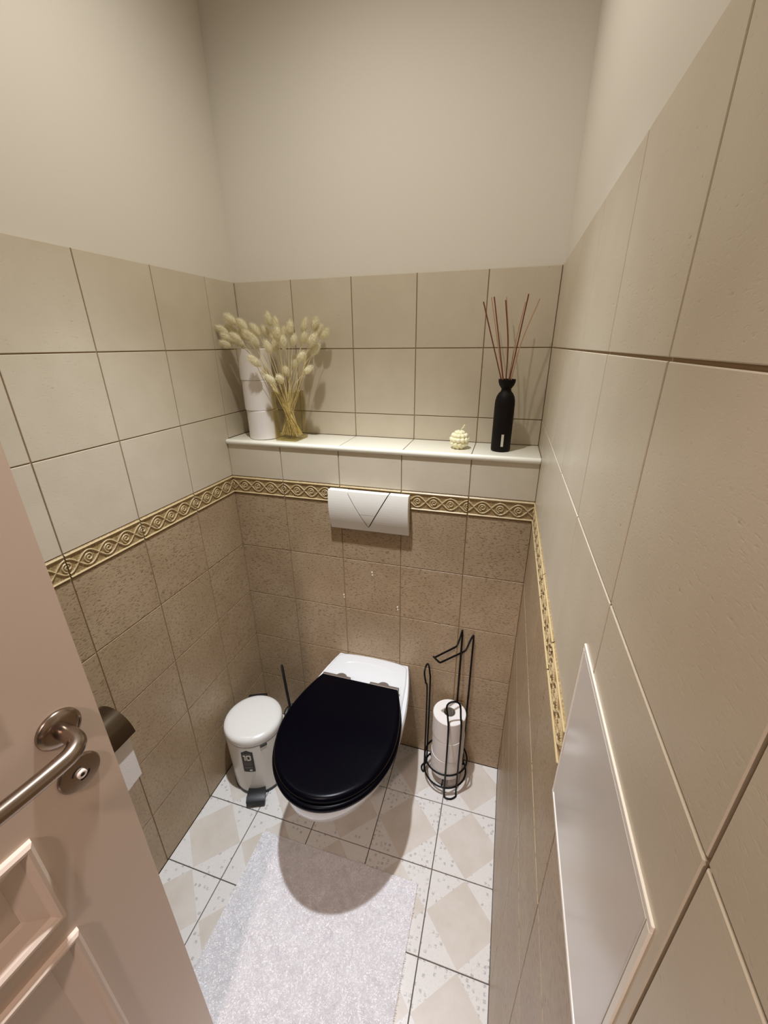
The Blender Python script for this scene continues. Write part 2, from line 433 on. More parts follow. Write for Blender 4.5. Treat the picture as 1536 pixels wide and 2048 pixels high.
# floor tiles
GX = [0.0, 0.1895, 0.3915, 0.5929, 0.7937, W]
FY = [0.0, -0.1839, -0.3840, -0.5850, -0.7860, -0.9870, -1.1880, -1.3890, YF]
for i, (x0, x1) in enumerate(zip(GX, GX[1:])):
    for y0, y1 in zip(FY, FY[1:]):
        cx, cy = (x0 + x1) / 2, (y0 + y1) / 2
        fx = x1 - 0.1003 if i == 0 else (x0 + 0.1003 if i == 4 else cx)      # centre of the uncut tile
        fy = y1 + 0.1003 if y0 == 0.0 else (y0 - 0.1003 if y1 == YF else cy)
        me = tile_mesh(x1 - x0 - G, y0 - y1 - G, M['floor_tile'], cx - fx, cy - fy, 0.005)
        o = put_tile(floor, me, (fx, fy, 0.0), 0, 'floor_tile', False); o.rotation_euler = (-PI / 2, 0, 0)
for y1, y0 in ((YF - 0.9, YF),):
    box('threshold', (-0.1, y1, -0.02), (W + 0.1, y0 - 0.002, 0.0), M['ledge'], floor)

# small round ceiling lamp that lights the room
t_ = thing('ceiling_light', 'round recessed spotlight in the white ceiling', 'light', (0.50, -0.46, CEIL))
bm = bmesh.new(); add_lathe(bm, [(0.036, 0.0), (0.050, 0.0), (0.052, -0.004), (0.050, -0.010), (0.040, -0.012), (0.036, -0.008)], 32, cap=False); mk('trim_ring', bm, M['steel'], t_, True, 40)
bm = bmesh.new(); add_lathe(bm, [(0.001, -0.002), (0.0355, -0.002), (0.0355, 0.0), (0.001, 0.0)], 24); mk('lens', bm, M['lens_glow'], t_)

# ------------------------------------------------------------------ toilet
TX = 0.4925
def egg(cx, half, yb, yf, n=48, back=None, ysplit=None, power=2.0):
    """outline: straight back at yb (half width back), bulging to half, round front at yf"""
    pts = []
    back = back or half * 0.76
    ym = yb + (yf - yb) * (0.46 if ysplit is None else ysplit)
    N = n // 2
    for k in range(N + 1):
        u = k / N                                    # 0 at back right corner .. 1 at front tip
        if u < 0.36:
            v = u / 0.36; y = yb + (ym - yb) * v
            x = back + (half - back) * math.sin(v * PI / 2) ** 0.9 if v > 0 else back
        else:
            v = (u - 0.36) / 0.64; a = v * PI / 2
            y = ym + (yf - ym) * math.sin(a) ** (2 / power * 1.0); x = half * max(0.0, math.cos(a)) ** (2 / power)
        pts.append((x, y))
    right = pts; left = [(-x, y) for x, y in pts[-2::-1]]
    return [(cx + x, y) for x, y in right + left]
toilet = thing('toilet', 'white wall-hung toilet with a closed black seat and lid', 'toilet', (TX, 0, 0))
# bowl: lofted sections from under-side to rim
def ring_b(half, yb, yf, z, back, ys=None):
    return [(x - TX, y, z) for x, y in egg(TX, half, yb, yf, 56, back, ys)]
bm = bmesh.new()
add_loft(bm, [
    ring_b(0.020, -0.02, -0.13, 0.085, 0.018), ring_b(0.080, 0.0, -0.19, 0.088, 0.075), ring_b(0.104, 0.0, -0.245, 0.105, 0.098),
    ring_b(0.118, 0.0, -0.305, 0.150, 0.112), ring_b(0.130, 0.0, -0.378, 0.210, 0.118), ring_b(0.147, 0.0, -0.475, 0.270, 0.123),
    ring_b(0.162, 0.0, -0.526, 0.320, 0.127), ring_b(0.170, 0.0, -0.547, 0.355, 0.130), ring_b(0.173, 0.0, -0.550, 0.385, 0.132),
    ring_b(0.173, 0.0, -0.551, 0.399, 0.133), ring_b(0.169, -0.003, -0.546, 0.405, 0.130)])
bowl = mk('bowl', bm, M['ceramic'], toilet, True, 50)
# rear deck: flat shelf behind the seat, its back edge gently arched and its corners rounded
bm = bmesh.new()
def deck(z, ins, yfr=-0.20):
    pts = []
    hb, hf = 0.133 - ins, 0.156 - ins
    for k in range(9):                                # right rear corner -> left rear corner with arch
        u = k / 8; x = hb * (1 - 2 * u); pts.append((x, 0.004 - ins * 1.2 - 0.010 * (2 * u - 1) ** 2, z))
    pts[0] = (hb - 0.006, -0.010 - ins, z); pts[8] = (-hb + 0.006, -0.010 - ins, z)
    pts = [(hf, yfr, z), (hb + 0.012, -0.09, z), (hb, -0.022 - ins, z)] + pts + [(-hb, -0.022 - ins, z), (-hb - 0.012, -0.09, z), (-hf, yfr, z)]
    return pts
add_loft(bm, [deck(0.30, 0.006), deck(0.38, 0.001), deck(0.404, 0.0), deck(0.4085, 0.0018), deck(0.4105, 0.006)])
mk('rear_deck', bm, M['ceramic'], toilet, True, 45)
bm = bmesh.new()                                      # faint raised arc pressed into the deck
add_tube(bm, smooth_path([(-0.098, -0.052, 0.4098), (-0.05, -0.036, 0.4100), (0.0, -0.031, 0.4102), (0.05, -0.036, 0.4100), (0.098, -0.052, 0.4098)], 6), [0.0006] + [0.0022] * 23 + [0.0006], 8)
mk('pressed_arc', bm, M['ceramic'], toilet, True)
def slab(name, half, yb, yf, z0, z1, back, m, rnd, top_in):
    bm = bmesh.new(); f = lambda h, b_, yb_, yf_, z: [(x - TX, y, z) for x, y in egg(TX, h, yb_, yf_, 72, b_)]
    rings = [f(half - rnd, back - rnd, yb - rnd * 0.4, yf + rnd, z0)]
    for k in range(5):
        a = -PI / 2 + PI * k / 4 if top_in == 0 else -PI / 2 + PI / 2 * k / 4
        c = rnd * (1 - math.cos(a)); rings.append(f(half - c, back - c, yb - c * 0.4, yf + c, (z0 + z1) / 2 + (z1 - z0) / 2 * math.sin(a)))
    if top_in > 0:
        rings = [f(half - rnd, back - rnd, yb - rnd * 0.4, yf + rnd, z0), f(half - rnd * 0.2, back - rnd * 0.2, yb, yf + rnd * 0.2, z0 + rnd * 0.5), f(half, back, yb, yf, z0 + (z1 - z0) * 0.45)]
        for k in range(1, 5):
            u = k / 4; c = top_in * (1 - math.cos(u * PI / 2)); zz = z0 + (z1 - z0) * (0.45 + 0.55 * math.sin(u * PI / 2))
            rings.append(f(half - c, back - c * 0.5, yb - c * 0.2, yf + c, zz))
        c = top_in * 1.8; rings.append(f(half - c, back - c * 0.5, yb - c * 0.2, yf + c, z1 + 0.0006))
    add_loft(bm, rings)
    return mk(name, bm, m, toilet, True, 50)
slab('seat', 0.1800, -0.150, -0.5600, 0.4075, 0.4265, 0.132, M['seat_black'], 0.005, 0)
slab('lid', 0.1745, -0.1575, -0.5510, 0.4285, 0.4490, 0.134, M['seat_black'], 0.004, 0.0135)
for s in (-1, 1):
    h = box('hinge', (s * 0.084 - 0.050, -0.156, 0.4110), (s * 0.084 + 0.050, -0.1435, 0.4430), M['hinge'], toilet, 0.003)
    bm = bmesh.new(); add_lathe(bm, [(0.0215, 0.4103), (0.0215, 0.4165), (0.0195, 0.4185)], 28, (s * 0.076 - 0.002, -0.130, 0)); mk('hinge_cap', bm, M['hinge'], h, True, 40)
    b_ = bmesh.new(); add_lathe(b_, [(0.0075, 0.0), (0.0075, 0.010), (0.005, 0.012)], 16, (0, 0, 0))
    o = mk('bumper_cap', b_, M['plate_white'], toilet, True, 40); o.rotation_euler = (0, s * PI / 2, 0); o.location = (s * 0.112, -0.10, 0.25)

# ------------------------------------------------------------------ flush plate
fp = thing('flush_plate', 'white flush plate with a V-shaped button on the tiled cistern box', 'flush plate', (0.4918, 0, 0.998))
z0, z1 = -0.066, 0.066; hw = 0.1285
def yfront(z):
    u = (z - 0.02) / 0.085; return -0.014 - 0.019 * (1 - u * u * 0.92)
def strip(rows, back):
    """closed solid between left/right x limits per height, front follows yfront"""
    bm = bmesh.new(); prev = None; first = None
    for z, a, b_ in rows:
        q = [bm.verts.new((a, yfront(z), z)), bm.verts.new((b_, yfront(z), z)), bm.verts.new((b_, back, z)), bm.verts.new((a, back, z))]
        if prev:
            for k in range(4): bm.faces.new((prev[k], prev[(k + 1) % 4], q[(k + 1) % 4], q[k]))
        else: first = q
        prev = q
    bm.faces.new(first[::-1]); bm.faces.new(prev); return bm
apex, vt = -0.0515, z1
def vhalf(z): return 0.0668 * (z - apex) / (vt - apex)
zs = [z0 + (z1 - z0) * k / 16 for k in range(17)]
g = 0.0017
bmL = strip([(z, -hw, -max(0.0, vhalf(z) + g)) if z > apex else (z, -hw, 0.0) for z in sorted(zs + [apex])], -0.006)
meL = bpy.data.meshes.new('cover'); bmR = strip([(z, max(0.0, vhalf(z) + g), hw) if z > apex else (z, 0.0, hw) for z in sorted(zs + [apex])], -0.006)
tmp = bpy.data.meshes.new('tmp'); bmR.to_mesh(tmp); bmL.from_mesh(tmp); bmR.free()
mk('cover', bmL, M['plate_white'], fp)
bpy.data.meshes.remove(tmp)
zsplit = -0.0055
zz = [zsplit + 0.0006 + (z1 - zsplit - 0.0006) * k / 10 for k in range(11)]
mk('full_flush_button', strip([(z, -vhalf(z) + g, vhalf(z) - g) for z in zz], -0.008), M['plate_white'], fp)
zz = [apex + 0.005 + (zsplit - 0.0006 - apex - 0.005) * k / 6 for k in range(7)]
mk('half_flush_button', strip([(z, -vhalf(z) + g, vhalf(z) - g) for z in zz], -0.008), M['plate_white'], fp)
box('back_frame', (-hw + 0.006, -0.008, z0 + 0.005), (hw - 0.006, -0.0002, z1 - 0.005), M['dark_gap'], fp)

# ------------------------------------------------------------------ access hatch on the right wall
hp = thing('access_hatch', 'glossy white square access hatch set in the right-hand tiles', 'hatch', (W, -0.8695, 1.085))
hy, hz, tk = 0.1145, 0.1125, 0.0019
bm = bmesh.new()
for lo, hi in (((-tk, -hy, hz - 0.0055), (0.0, hy, hz)), ((-tk, -hy, -hz), (0.0, hy, -hz + 0.0055)), ((-tk, -hy, -hz + 0.0055), (0.0, -hy + 0.0055, hz - 0.0055)), ((-tk, hy - 0.0055, -hz + 0.0055), (0.0, hy, hz - 0.0055))):
    add_box(bm, lo, hi, 0.0004, 1)
mk('frame', bm, M['hatch_edge'], hp)
box('hatch_door', (-tk + 0.0006, -hy + 0.0062, -hz + 0.0062), (-0.0004, hy - 0.0062, hz - 0.0062), M['hatch'], hp, 0.0015, 2)

# ------------------------------------------------------------------ door
ed = (0.873 - 0.59 * 0.8643, -1.1342 + 0.59 * 0.503)         # free edge
th = 0.135; DWID = 0.70
hinge = (ed[0] - DWID * math.sin(th), ed[1] - DWID * math.cos(th))
door = bpy.data.objects.new('door_1', None); C.objects.link(door)
door.location = (hinge[0], hinge[1], 0.008); door.rotation_euler = (0, 0, PI / 2 - th)
tag(door, 'open cream panelled door with a nickel lever handle, at left', None, None, 'structure')
# local: x along the door from the hinge, face looking into the room is y=0 (towards -y local), leaf behind it (+y)
# panel openings (x0,x1,z0,z1)
def dz(z): return z
PXR = DWID - 0.1205; PXL = 0.1205
PAN = [(PXL, PXR, 0.14, 0.688), (PXL, PXR, 0.742, 0.893), (PXL, PXR, 1.07, 1.90)]
bm = bmesh.new()
T = 0.040
zc_ = sorted({0.0, 2.03, *[p[2] for p in PAN], *[p[3] for p in PAN]})
add_box(bm, (0, 0, 0), (PXL, T, 2.03)); add_box(bm, (PXR, 0, 0), (DWID, T, 2.03))
for a, b_ in ((0, 0.14), (0.688, 0.742), (0.893, 1.07), (1.90, 2.03)): add_box(bm, (PXL, 0, a), (PXR, T, b_))
leaf = mk('leaf', bm, M['door_paint'], door)
for x0, x1, a, b_ in PAN:
    box('panel', (x0, 0.013, a), (x1, T - 0.010, b_), M['door_paint'], door)
    bm = bmesh.new()                                   # moulding: raised bead outside, slope down to the panel
    prof = [(-0.005, 0.0), (-0.004, -0.006), (0.000, -0.0095), (0.004, -0.0095), (0.008, -0.006), (0.012, 0.000), (0.030, 0.0095), (0.034, 0.0125), (0.035, 0.014), (0.0, 0.014)]
    rings = []
    for cx, cz, sx_, sz_ in ((x0, a, 1, 1), (x1, a, -1, 1), (x1, b_, -1, -1), (x0, b_, 1, -1)):
        rings.append([bm.verts.new((cx + sx_ * d, y, cz + sz_ * d)) for d, y in prof])
    for i in range(4):
        A, B = rings[i], rings[(i + 1) % 4]
        for k in range(len(prof)): bm.faces.new((A[k], A[(k + 1) % len(prof)], B[(k + 1) % len(prof)], B[k]))
    mk('moulding', bm, M['door_paint'], door)
# handle + rosette + lock rosette
HX = DWID - 0.048; HZ = 1.016
def disc(name, prof, x, z, m, parent, n=40):
    bm = bmesh.new(); add_lathe(bm, prof, n); o = mk(name, bm, m, parent, True, 35)
    o.rotation_euler = (PI / 2, 0, 0); o.location = (x, 0, z); return o
hd = disc('handle_rosette', [(0.0265, 0.0), (0.0265, 0.0030), (0.0255, 0.0050), (0.0200, 0.0085), (0.0150, 0.0095), (0.0001, 0.0098)], HX, HZ, M['steel_dark'], door)
lev = bmesh.new()
add_tube(lev, smooth_path([(HX, -0.006, HZ), (HX, -0.030, HZ), (HX - 0.003, -0.043, HZ - 0.001), (HX - 0.014, -0.051, HZ - 0.002), (HX - 0.03, -0.053, HZ - 0.003), (HX - 0.07, -0.053, HZ - 0.004), (HX - 0.125, -0.052, HZ - 0.004), (HX - 0.135, -0.050, HZ - 0.004)], 6), 0.0106, 18)
mk('door_handle', lev, M['steel_dark'], door, True, 50)
LZ = HZ - 0.0845
lk = disc('lock_rosette', [(0.0270, 0.0), (0.0270, 0.0030), (0.0255, 0.0050), (0.0245, 0.0052), (0.0001, 0.0054)], HX + 0.002, LZ, M['steel_dark'], door)
bm = bmesh.new(); add_lathe(bm, [(0.0062, 0.0050), (0.0062, 0.0085), (0.0050, 0.0095), (0.0032, 0.0095), (0.0032, 0.0070), (0.0001, 0.0070)], 20); mk('turn_button', bm, M['white_knob'], lk, True, 40)
box('key_square', (-0.0018, -0.0018, 0.0070), (0.0018, 0.0018, 0.0092), M['black'], lk)
for s in (-1, 1):
    bm = bmesh.new(); add_tube(bm, [(0.0108 * math.cos(a), 0.0108 * math.sin(a), 0.0054) for a in np.linspace(s * PI / 2 - 0.75 + 0.5, s * PI / 2 + 0.75 + 0.5, 9)], 0.0010, 6); mk('lock_slot', bm, M['black'], lk)

# ------------------------------------------------------------------ bath rug
rug = thing('bath_rug', 'white shaggy bath rug on the floor before the toilet', 'rug', (0.5, -0.83, 0))
x0, x1, y0, y1 = 0.245, 0.760, -1.23, -0.432
box('backing', (x0 - 0.5, y0 + 0.83, 0.0002), (x1 - 0.5, y1 + 0.83, 0.004), M['rug_base'], rug, 0.001, 1)
N = 170000
px = rng.uniform(x0 + 0.001, x1 - 0.001, N); py = rng.uniform(y0 + 0.001, y1 - 0.001, N)
clump = np.sin(px * 61 + 2 * np.sin(py * 37)) * np.cos(py * 53 + 1.7 * np.sin(px * 45))
azm = rng.uniform(0, 2 * PI, N) * 0.45 + clump * 1.3 + 4.4
ln = 0.0066 * rng.uniform(0.65, 1.25, N); lean = rng.uniform(0.55, 1.15, N); wd = 0.00048 * rng.uniform(0.7, 1.3, N)
dx, dy = np.cos(azm), np.sin(azm); sxn, syn = -dy, dx
def lvl(f, wf, zf):
    cx = px + dx * ln * lean * f; cy = py + dy * ln * lean * f; z = 0.0035 + 0.62 * ln * zf * np.sqrt(1 - (lean * 0.75) ** 2)
    a = np.stack([cx + sxn * wd * wf - 0.5, cy + syn * wd * wf + 0.83, z], 1); b_ = np.stack([cx - sxn * wd * wf - 0.5, cy - syn * wd * wf + 0.83, z], 1)
    return a, b_
a0, b0 = lvl(0, 1, 0); a1, b1 = lvl(0.35, 0.9, 0.65); a2, b2 = lvl(1.0, 0.15, 1.0)
VV = np.stack([a0, b0, a1, b1, a2, b2], 1).reshape(-1, 3)
base = np.arange(N)[:, None] * 6
FF = np.concatenate([base + np.array([0, 1, 3, 2]), base + np.array([2, 3, 5, 4])], 1).reshape(-1, 4)
me = bpy.data.meshes.new('pile'); me.from_pydata(VV.tolist(), [], FF.tolist())
o = link('pile', me, M['rug'], rug); o['kind'] = 'stuff'

# ------------------------------------------------------------------ pedal bin
BX, BY = 0.123, -0.248
pb = thing('pedal_bin', 'white pedal bin with a domed lid in the left corner', 'bin', (BX, BY, 0), math.radians(23))
rb = 0.0985
bm = bmesh.new(); add_lathe(bm, [(rb - 0.006, 0.012), (rb - 0.004, 0.10), (rb, 0.236), (rb, 0.240)], 56); mk('body', bm, M['bin_white'], pb, True, 40)
bm = bmesh.new(); add_lathe(bm, [(rb - 0.008, 0.0), (rb - 0.004, 0.001), (rb - 0.004, 0.012), (rb - 0.008, 0.0125)], 48); mk('base_ring', bm, M['black_plastic'], pb, True, 40)
bm = bmesh.new(); add_lathe(bm, [(rb - 0.001, 0.2395), (rb - 0.001, 0.2425)], 48); mk('lid_seal', bm, M['black'], pb)
bm = bmesh.new(); add_lathe(bm, [(rb, 0.2425), (rb + 0.001, 0.2440), (rb + 0.001, 0.2620), (rb - 0.001, 0.2680), (rb - 0.006, 0.2725), (rb - 0.018, 0.2760), (rb - 0.045, 0.2790), (0.018, 0.2802), (0.001, 0.2804)], 56); mk('lid', bm, M['bin_white'], pb, True, 50)
bm = bmesh.new(); add_box(bm, (-0.034, rb - 0.012, 0.228), (0.034, rb + 0.010, 0.268), 0.005, 3); mk('hinge_block', bm, M['black_plastic'], pb, True, 40)
bm = bmesh.new(); rings = []
for y, z, hw_, hh in ((-rb + 0.012, 0.026, 0.029, 0.006), (-rb - 0.006, 0.027, 0.030, 0.006), (-rb - 0.026, 0.026, 0.0315, 0.006), (-rb - 0.036, 0.020, 0.0315, 0.006), (-rb - 0.040, 0.012, 0.029, 0.004)):
    rings.append([(-hw_, y, z - hh), (hw_, y, z - hh), (hw_, y, z + hh), (hw_ * 0.5, y, z + hh + 0.0012), (-hw_ * 0.5, y, z + hh + 0.0012), (-hw_, y, z + hh)])
add_loft(bm, rings); mk('pedal', bm, M['black_plastic'], pb, True, 30)
def wrap(poly_list, r, a0, m, name, parent, t=0.0006):
    """flat polygons in (s,z) wrapped on the cylinder at angle a0"""
    bm = bmesh.new()
    for poly in poly_list:
        fr = [bm.verts.new(((r + t) * math.sin(a0 + s / r), -(r + t) * math.cos(a0 + s / r), z)) for s, z in poly]
        bk = [bm.verts.new(((r - 0.001) * math.sin(a0 + s / r), -(r - 0.001) * math.cos(a0 + s / r), z)) for s, z in poly]
        n = len(poly); bm.faces.new(fr); bm.faces.new(bk[::-1])
        for k in range(n): bm.faces.new((fr[k], bk[k], bk[(k + 1) % n], fr[(k + 1) % n]))
    return mk(name, bm, m, parent)
def cols(x0, x1, z0, z1, n=5, roof=0.0):
    out = []
    for k in range(n):
        a = x0 + (x1 - x0) * k / n; b_ = x0 + (x1 - x0) * (k + 1) / n
        ra = roof * (1 - abs(2 * k / n - 1)); rb_ = roof * (1 - abs(2 * (k + 1) / n - 1))
        out.append([(a, z0), (b_, z0), (b_, z1 + rb_), (a, z1 + ra)])
    return out
SA = math.radians(-7)
st = wrap(cols(-0.0195, 0.0195, 0.126, 0.217, 6, 0.012), rb - 0.0012, SA, M['sticker'], 'sticker', pb, 0.0012)
def glyph(x, z, s, rects): return [[(x + a * s, z + b_ * s), (x + c * s, z + b_ * s), (x + c * s, z + d * s), (x + a * s, z + d * s)] for a, b_, c, d in rects]
one = [(0.35, 0, 0.65, 1.6), (0.1, 1.25, 0.35, 1.6)]
zero = [(0, 0.2, 0.3, 1.4), (0.8, 0.2, 1.1, 1.4), (0.15, 0, 0.95, 0.3), (0.15, 1.3, 0.95, 1.6)]
wrap(glyph(-0.0155, 0.181, 0.0150, one) + glyph(-0.0040, 0.181, 0.0150, zero), rb - 0.0002, SA, M['sticker_print'], 'sticker_number', st, 0.0012)
for za_, zb_ in ((0.158, 0.1610), (0.165, 0.1680), (0.172, 0.1750), (0.143, 0.150), (0.209, 0.2120)):
    wrap([[(-0.013, za_), (0.013, za_), (0.013, zb_), (-0.013, zb_)]], rb - 0.0002, SA, M['sticker_grey'], 'sticker_line', st, 0.0011)
wrap([[(0.006 + 0.005 * math.cos(a), 0.134 + 0.0034 * math.sin(a)) for a in np.linspace(0, 2 * PI, 10)[:-1]]], rb - 0.0002, SA, M['sticker_print'], 'sticker_dot', st, 0.0011)
wrap(cols(-0.0115, 0.0115, 0.2290, 0.2390, 4), rb, math.radians(27), M['grey_plastic'], 'clip', pb, 0.0015)

# ------------------------------------------------------------------ toilet brush
tb = thing('toilet_brush', 'white toilet brush holder with a black brush handle behind the bin', 'toilet brush', (0.185, -0.075, 0))
bm = bmesh.new(); add_lathe(bm, [(0.042, 0.0), (0.045, 0.002), (0.046, 0.125), (0.0455, 0.128), (0.040, 0.128), (0.040, 0.115), (0.001, 0.114)], 36); mk('holder', bm, M['bin_white'], tb, True, 40)
bm = bmesh.new(); add_lathe(bm, [(0.0445, 0.1275), (0.0455, 0.1290), (0.0440, 0.1310), (0.0400, 0.1290)], 36, cap=False); mk('rim', bm, M['black_plastic'], tb, True)
bm = bmesh.new(); add_lathe(bm, [(0.037, 0.118), (0.037, 0.123), (0.012, 0.128), (0.010, 0.14)], 28); mk('splash_guard', bm, M['black_plastic'], tb, True, 40)
tube('handle', [(-0.022, 0.0, 0.12), (-0.027, -0.004, 0.24), (-0.031, -0.008, 0.355), (-0.0312, -0.008, 0.364)], [0.0052, 0.0052, 0.0054, 0.0040], M['black_plastic'], tb, 12)

# ------------------------------------------------------------------ paper rolls
def roll(name, label, loc, r, h, rz, group, loose=True):
    t = thing(name, label, 'toilet paper', loc, rz, group)
    bm = bmesh.new(); n = 48
    ri = 0.020
    add_lathe(bm, [(ri, 0.0), (r - 0.002, 0.0), (r, 0.002), (r, h - 0.002), (r - 0.002, h), (ri, h)], n, cap=False); mk('paper', bm, M['tissue'], t, True, 40)
    bm = bmesh.new(); add_lathe(bm, [(ri, 0.0), (ri, h), (ri - 0.0012, h), (ri - 0.0012, 0.0)], 28, cap=False); mk('core', bm, M['card'], t, True, 40)
    if loose:                                           # loose end of the sheet
        bm = bmesh.new(); pts = [((r + 0.0003 + 0.0022 * max(0, u)) * 1.0, -2.2 + 0.9 * u) for u in np.linspace(-0.4, 1, 9)]
        for zz_ in (0.002, h - 0.002): pass
        rings = [[(q * math.cos(a), q * math.sin(a), zz_) for q, zz_ in ((rr, 0.002), (rr + 0.0006, 0.002), (rr + 0.0006, h - 0.002), (rr, h - 0.002))] for rr, a in pts]
        add_loft(bm, rings); mk('loose_end', bm, M['tissue'], t)
    return t
SX = [(0.1085, 0.0600), (0.1050, 0.0590), (0.1015, 0.0590)]
LAB = ['bottom roll of the paper stack beside the glass vase', 'middle roll of the paper stack beside the glass vase', 'top roll of the paper stack beside the glass vase']
for k in range(3):
    roll('toilet_paper_roll', 'white toilet paper, ' + LAB[k], (SX[k][0], SX[k][1], SH + 0.0004 + 0.0916 * k), 0.0490, 0.0912, 1.0 + k * 1.9, 'toilet paper stacked on the ledge', k != 1)
HXc, HYc = 0.788, -0.073
LAB = ['bottom roll of the three in the black wire stand', 'middle roll of the three in the black wire stand', 'top roll of the three in the black wire stand']
for k in range(3):
    roll('toilet_paper_roll', 'white toilet paper, ' + LAB[k], (HXc + 0.002 * (k == 1), HYc, 0.0435 + 0.0890 * k), 0.0560, 0.0886, 2.6 + k * 1.3, 'toilet paper in the wire stand', k == 0)

# ------------------------------------------------------------------ wire stand
ws = thing('toilet_roll_stand', 'black wire toilet paper stand on the floor right of the toilet', 'stand', (0, 0, 0))
wr = 0.0031; cx, cy = 0.786, -0.0805
def ring(name, r, z, n=40):
    return tube(name, [(cx + r * math.cos(2 * PI * k / n), cy + r * math.sin(2 * PI * k / n), z) for k in range(n)], wr, M['wire'], ws, 8, True)
RR = 0.0745
ring('base_ring', RR, 0.040); ring('guard_ring', RR + 0.0005, 0.105)
bm = bmesh.new()
for a in np.linspace(0, 2 * PI, 4)[:-1]:
    add_tube(bm, [(cx + RR * math.cos(a + 0.5), cy + RR * math.sin(a + 0.5), 0.040), (cx, cy, 0.0400)], wr * 0.9, 6)
mk('base_spokes', bm, M['wire'], ws, True)
# upright pair at the back that carries the arm; its two feet meet in a U on the floor
xa, xb, yb_ = 0.806, 0.843, 0.0000 - 0.0035
arm = [(xa, yb_, 0.010), (xa, yb_, 0.585), (xa - 0.001, yb_ - 0.004, 0.612), (xa - 0.004, yb_ - 0.014, 0.592), (xa - 0.012, -0.040, 0.566), (0.7335, -0.118, 0.572), (0.729, -0.121, 0.578), (0.747, -0.127, 0.567), (0.752, -0.124, 0.561),
       (xb - 0.020, -0.042, 0.556), (xb - 0.008, -0.018, 0.586), (xb - 0.001, yb_ - 0.006, 0.600), (xb, yb_, 0.580), (xb, yb_, 0.010)]
tube('post_and_arm', round_path(arm, 0.010, 4), wr, M['wire'], ws, 8)
tube('foot', smooth_path([(xa, yb_, 0.030), (xa + 0.001, yb_, 0.010), (xa + 0.010, yb_, 0.0032), (xb - 0.010, yb_, 0.0032), (xb - 0.001, yb_, 0.010), (xb, yb_, 0.030)], 5), wr, M['wire'], ws, 8)
def guard(name, bx, by, dx, dy, half, ztop, flare, bulge):
    """hairpin hoop standing at (bx,by); (dx,dy) is the outward unit direction"""
    tx, ty = -dy, dx
    P = []
    for s, z, off in ((-1, 0.020, 0.0), (-1, ztop - 0.105, 0.0), (-1 - bulge, ztop - 0.048, flare * 0.4), (-1 - bulge * 0.7, ztop - 0.012, flare * 0.9), (0, ztop, flare), (1 + bulge * 0.7, ztop - 0.012, flare * 0.9), (1 + bulge, ztop - 0.048, flare * 0.4), (1, ztop - 0.105, 0.0), (1, 0.020, 0.0)):
        P.append((bx + dx * off + tx * half * s, by + dy * off + ty * half * s, z))
    foot = [(bx + tx * half + dx * 0.004, by + ty * half + dy * 0.004, 0.0042), (bx + dx * 0.010 + tx * half * 0.7, by + dy * 0.010 + ty * half * 0.7, 0.0034), (bx + dx * 0.014, by + dy * 0.014, 0.0034), (bx + dx * 0.010 - tx * half * 0.7, by + dy * 0.010 - ty * half * 0.7, 0.0034), (bx - tx * half + dx * 0.004, by - ty * half + dy * 0.004, 0.0042)]
    pts = smooth_path(P + foot, 5)
    return tube(name, pts, wr, M['wire'], ws, 8, True)
d1 = Vector((0.39, -0.92)).normalized()
guard('front_guard', cx + d1.x * RR, cy + d1.y * RR, d1.x, d1.y, 0.0215, 0.405, -0.036, 0.0)
d2 = Vector((-1.0, 0.12)).normalized()
guard('left_guard', cx + d2.x * RR, cy + d2.y * RR, d2.x, d2.y, 0.0165, 0.488, 0.012, 0.40)

# ------------------------------------------------------------------ toilet paper holder on the left wall (half hidden by the door)
ph = thing('toilet_paper_holder', 'dark metal toilet paper holder on the left wall behind the door', 'toilet paper holder', (0.0, -0.698, 0.640))
box('wall_plate', (0.0005, -0.055, 0.030), (0.006, 0.055, 0.105), M['dark_metal'], ph, 0.002)
bm = bmesh.new(); rings = []
for a in np.linspace(0.05, PI * 0.93, 16):
    r_ = 0.066; x = 0.062 - r_ * math.cos(a) * 0.93; z = 0.0 + r_ * math.sin(a) * 1.12
    rings.append([(x, -0.058, z), (x, 0.058, z), (x + 0.0015 * math.cos(a), 0.058, z - 0.002), (x + 0.0015 * math.cos(a), -0.058, z - 0.002)])
add_loft(bm, rings); mk('cover_flap', bm, M['dark_metal'], ph, True, 40)
tube('rod', round_path([(0.004, -0.060, 0.045), (0.062, -0.060, 0.030), (0.062, -0.060, 0.0), (0.062, 0.066, 0.0)], 0.012, 4), 0.004, M['dark_metal'], ph, 10)
bm = bmesh.new(); add_lathe(bm, [(0.004, 0.0), (0.007, 0.001), (0.007, 0.008), (0.005, 0.010)], 16); o = mk('end_knob', bm, M['black_plastic'], ph, True, 40); o.rotation_euler = (-PI / 2, 0, 0); o.location = (0.062, 0.066, 0.0)
hr = thing('toilet_paper_roll', 'white toilet paper on the dark metal holder on the left wall', 'toilet paper', (0.062, -0.698, 0.640))
bm = bmesh.new(); add_lathe(bm, [(0.019, -0.048), (0.045, -0.048), (0.047, -0.046), (0.047, 0.046), (0.045, 0.048), (0.019, 0.048)], 40, cap=False); o = mk('paper', bm, M['tissue'], hr, True, 40); o.rotation_euler = (PI / 2, 0, 0)
bm = bmesh.new(); rings = []
for a, dzz in [(0.9, 0), (0.6, 0), (0.3, 0), (0.0, 0), (0.0, -0.03), (0.0, -0.07), (-0.0, -0.115)]:
    x = 0.0478 * math.cos(a) + 0.002 * abs(dzz) / 0.085; z = 0.0478 * math.sin(a) + dzz
    sl = 0.010 * (dzz / -0.085)
    rings.append([(x, -0.047, z - sl), (x, 0.047, z), (x + 0.0008, 0.047, z), (x + 0.0008, -0.047, z - sl)])
add_loft(bm, rings); mk('hanging_sheet', bm, M['tissue'], hr)

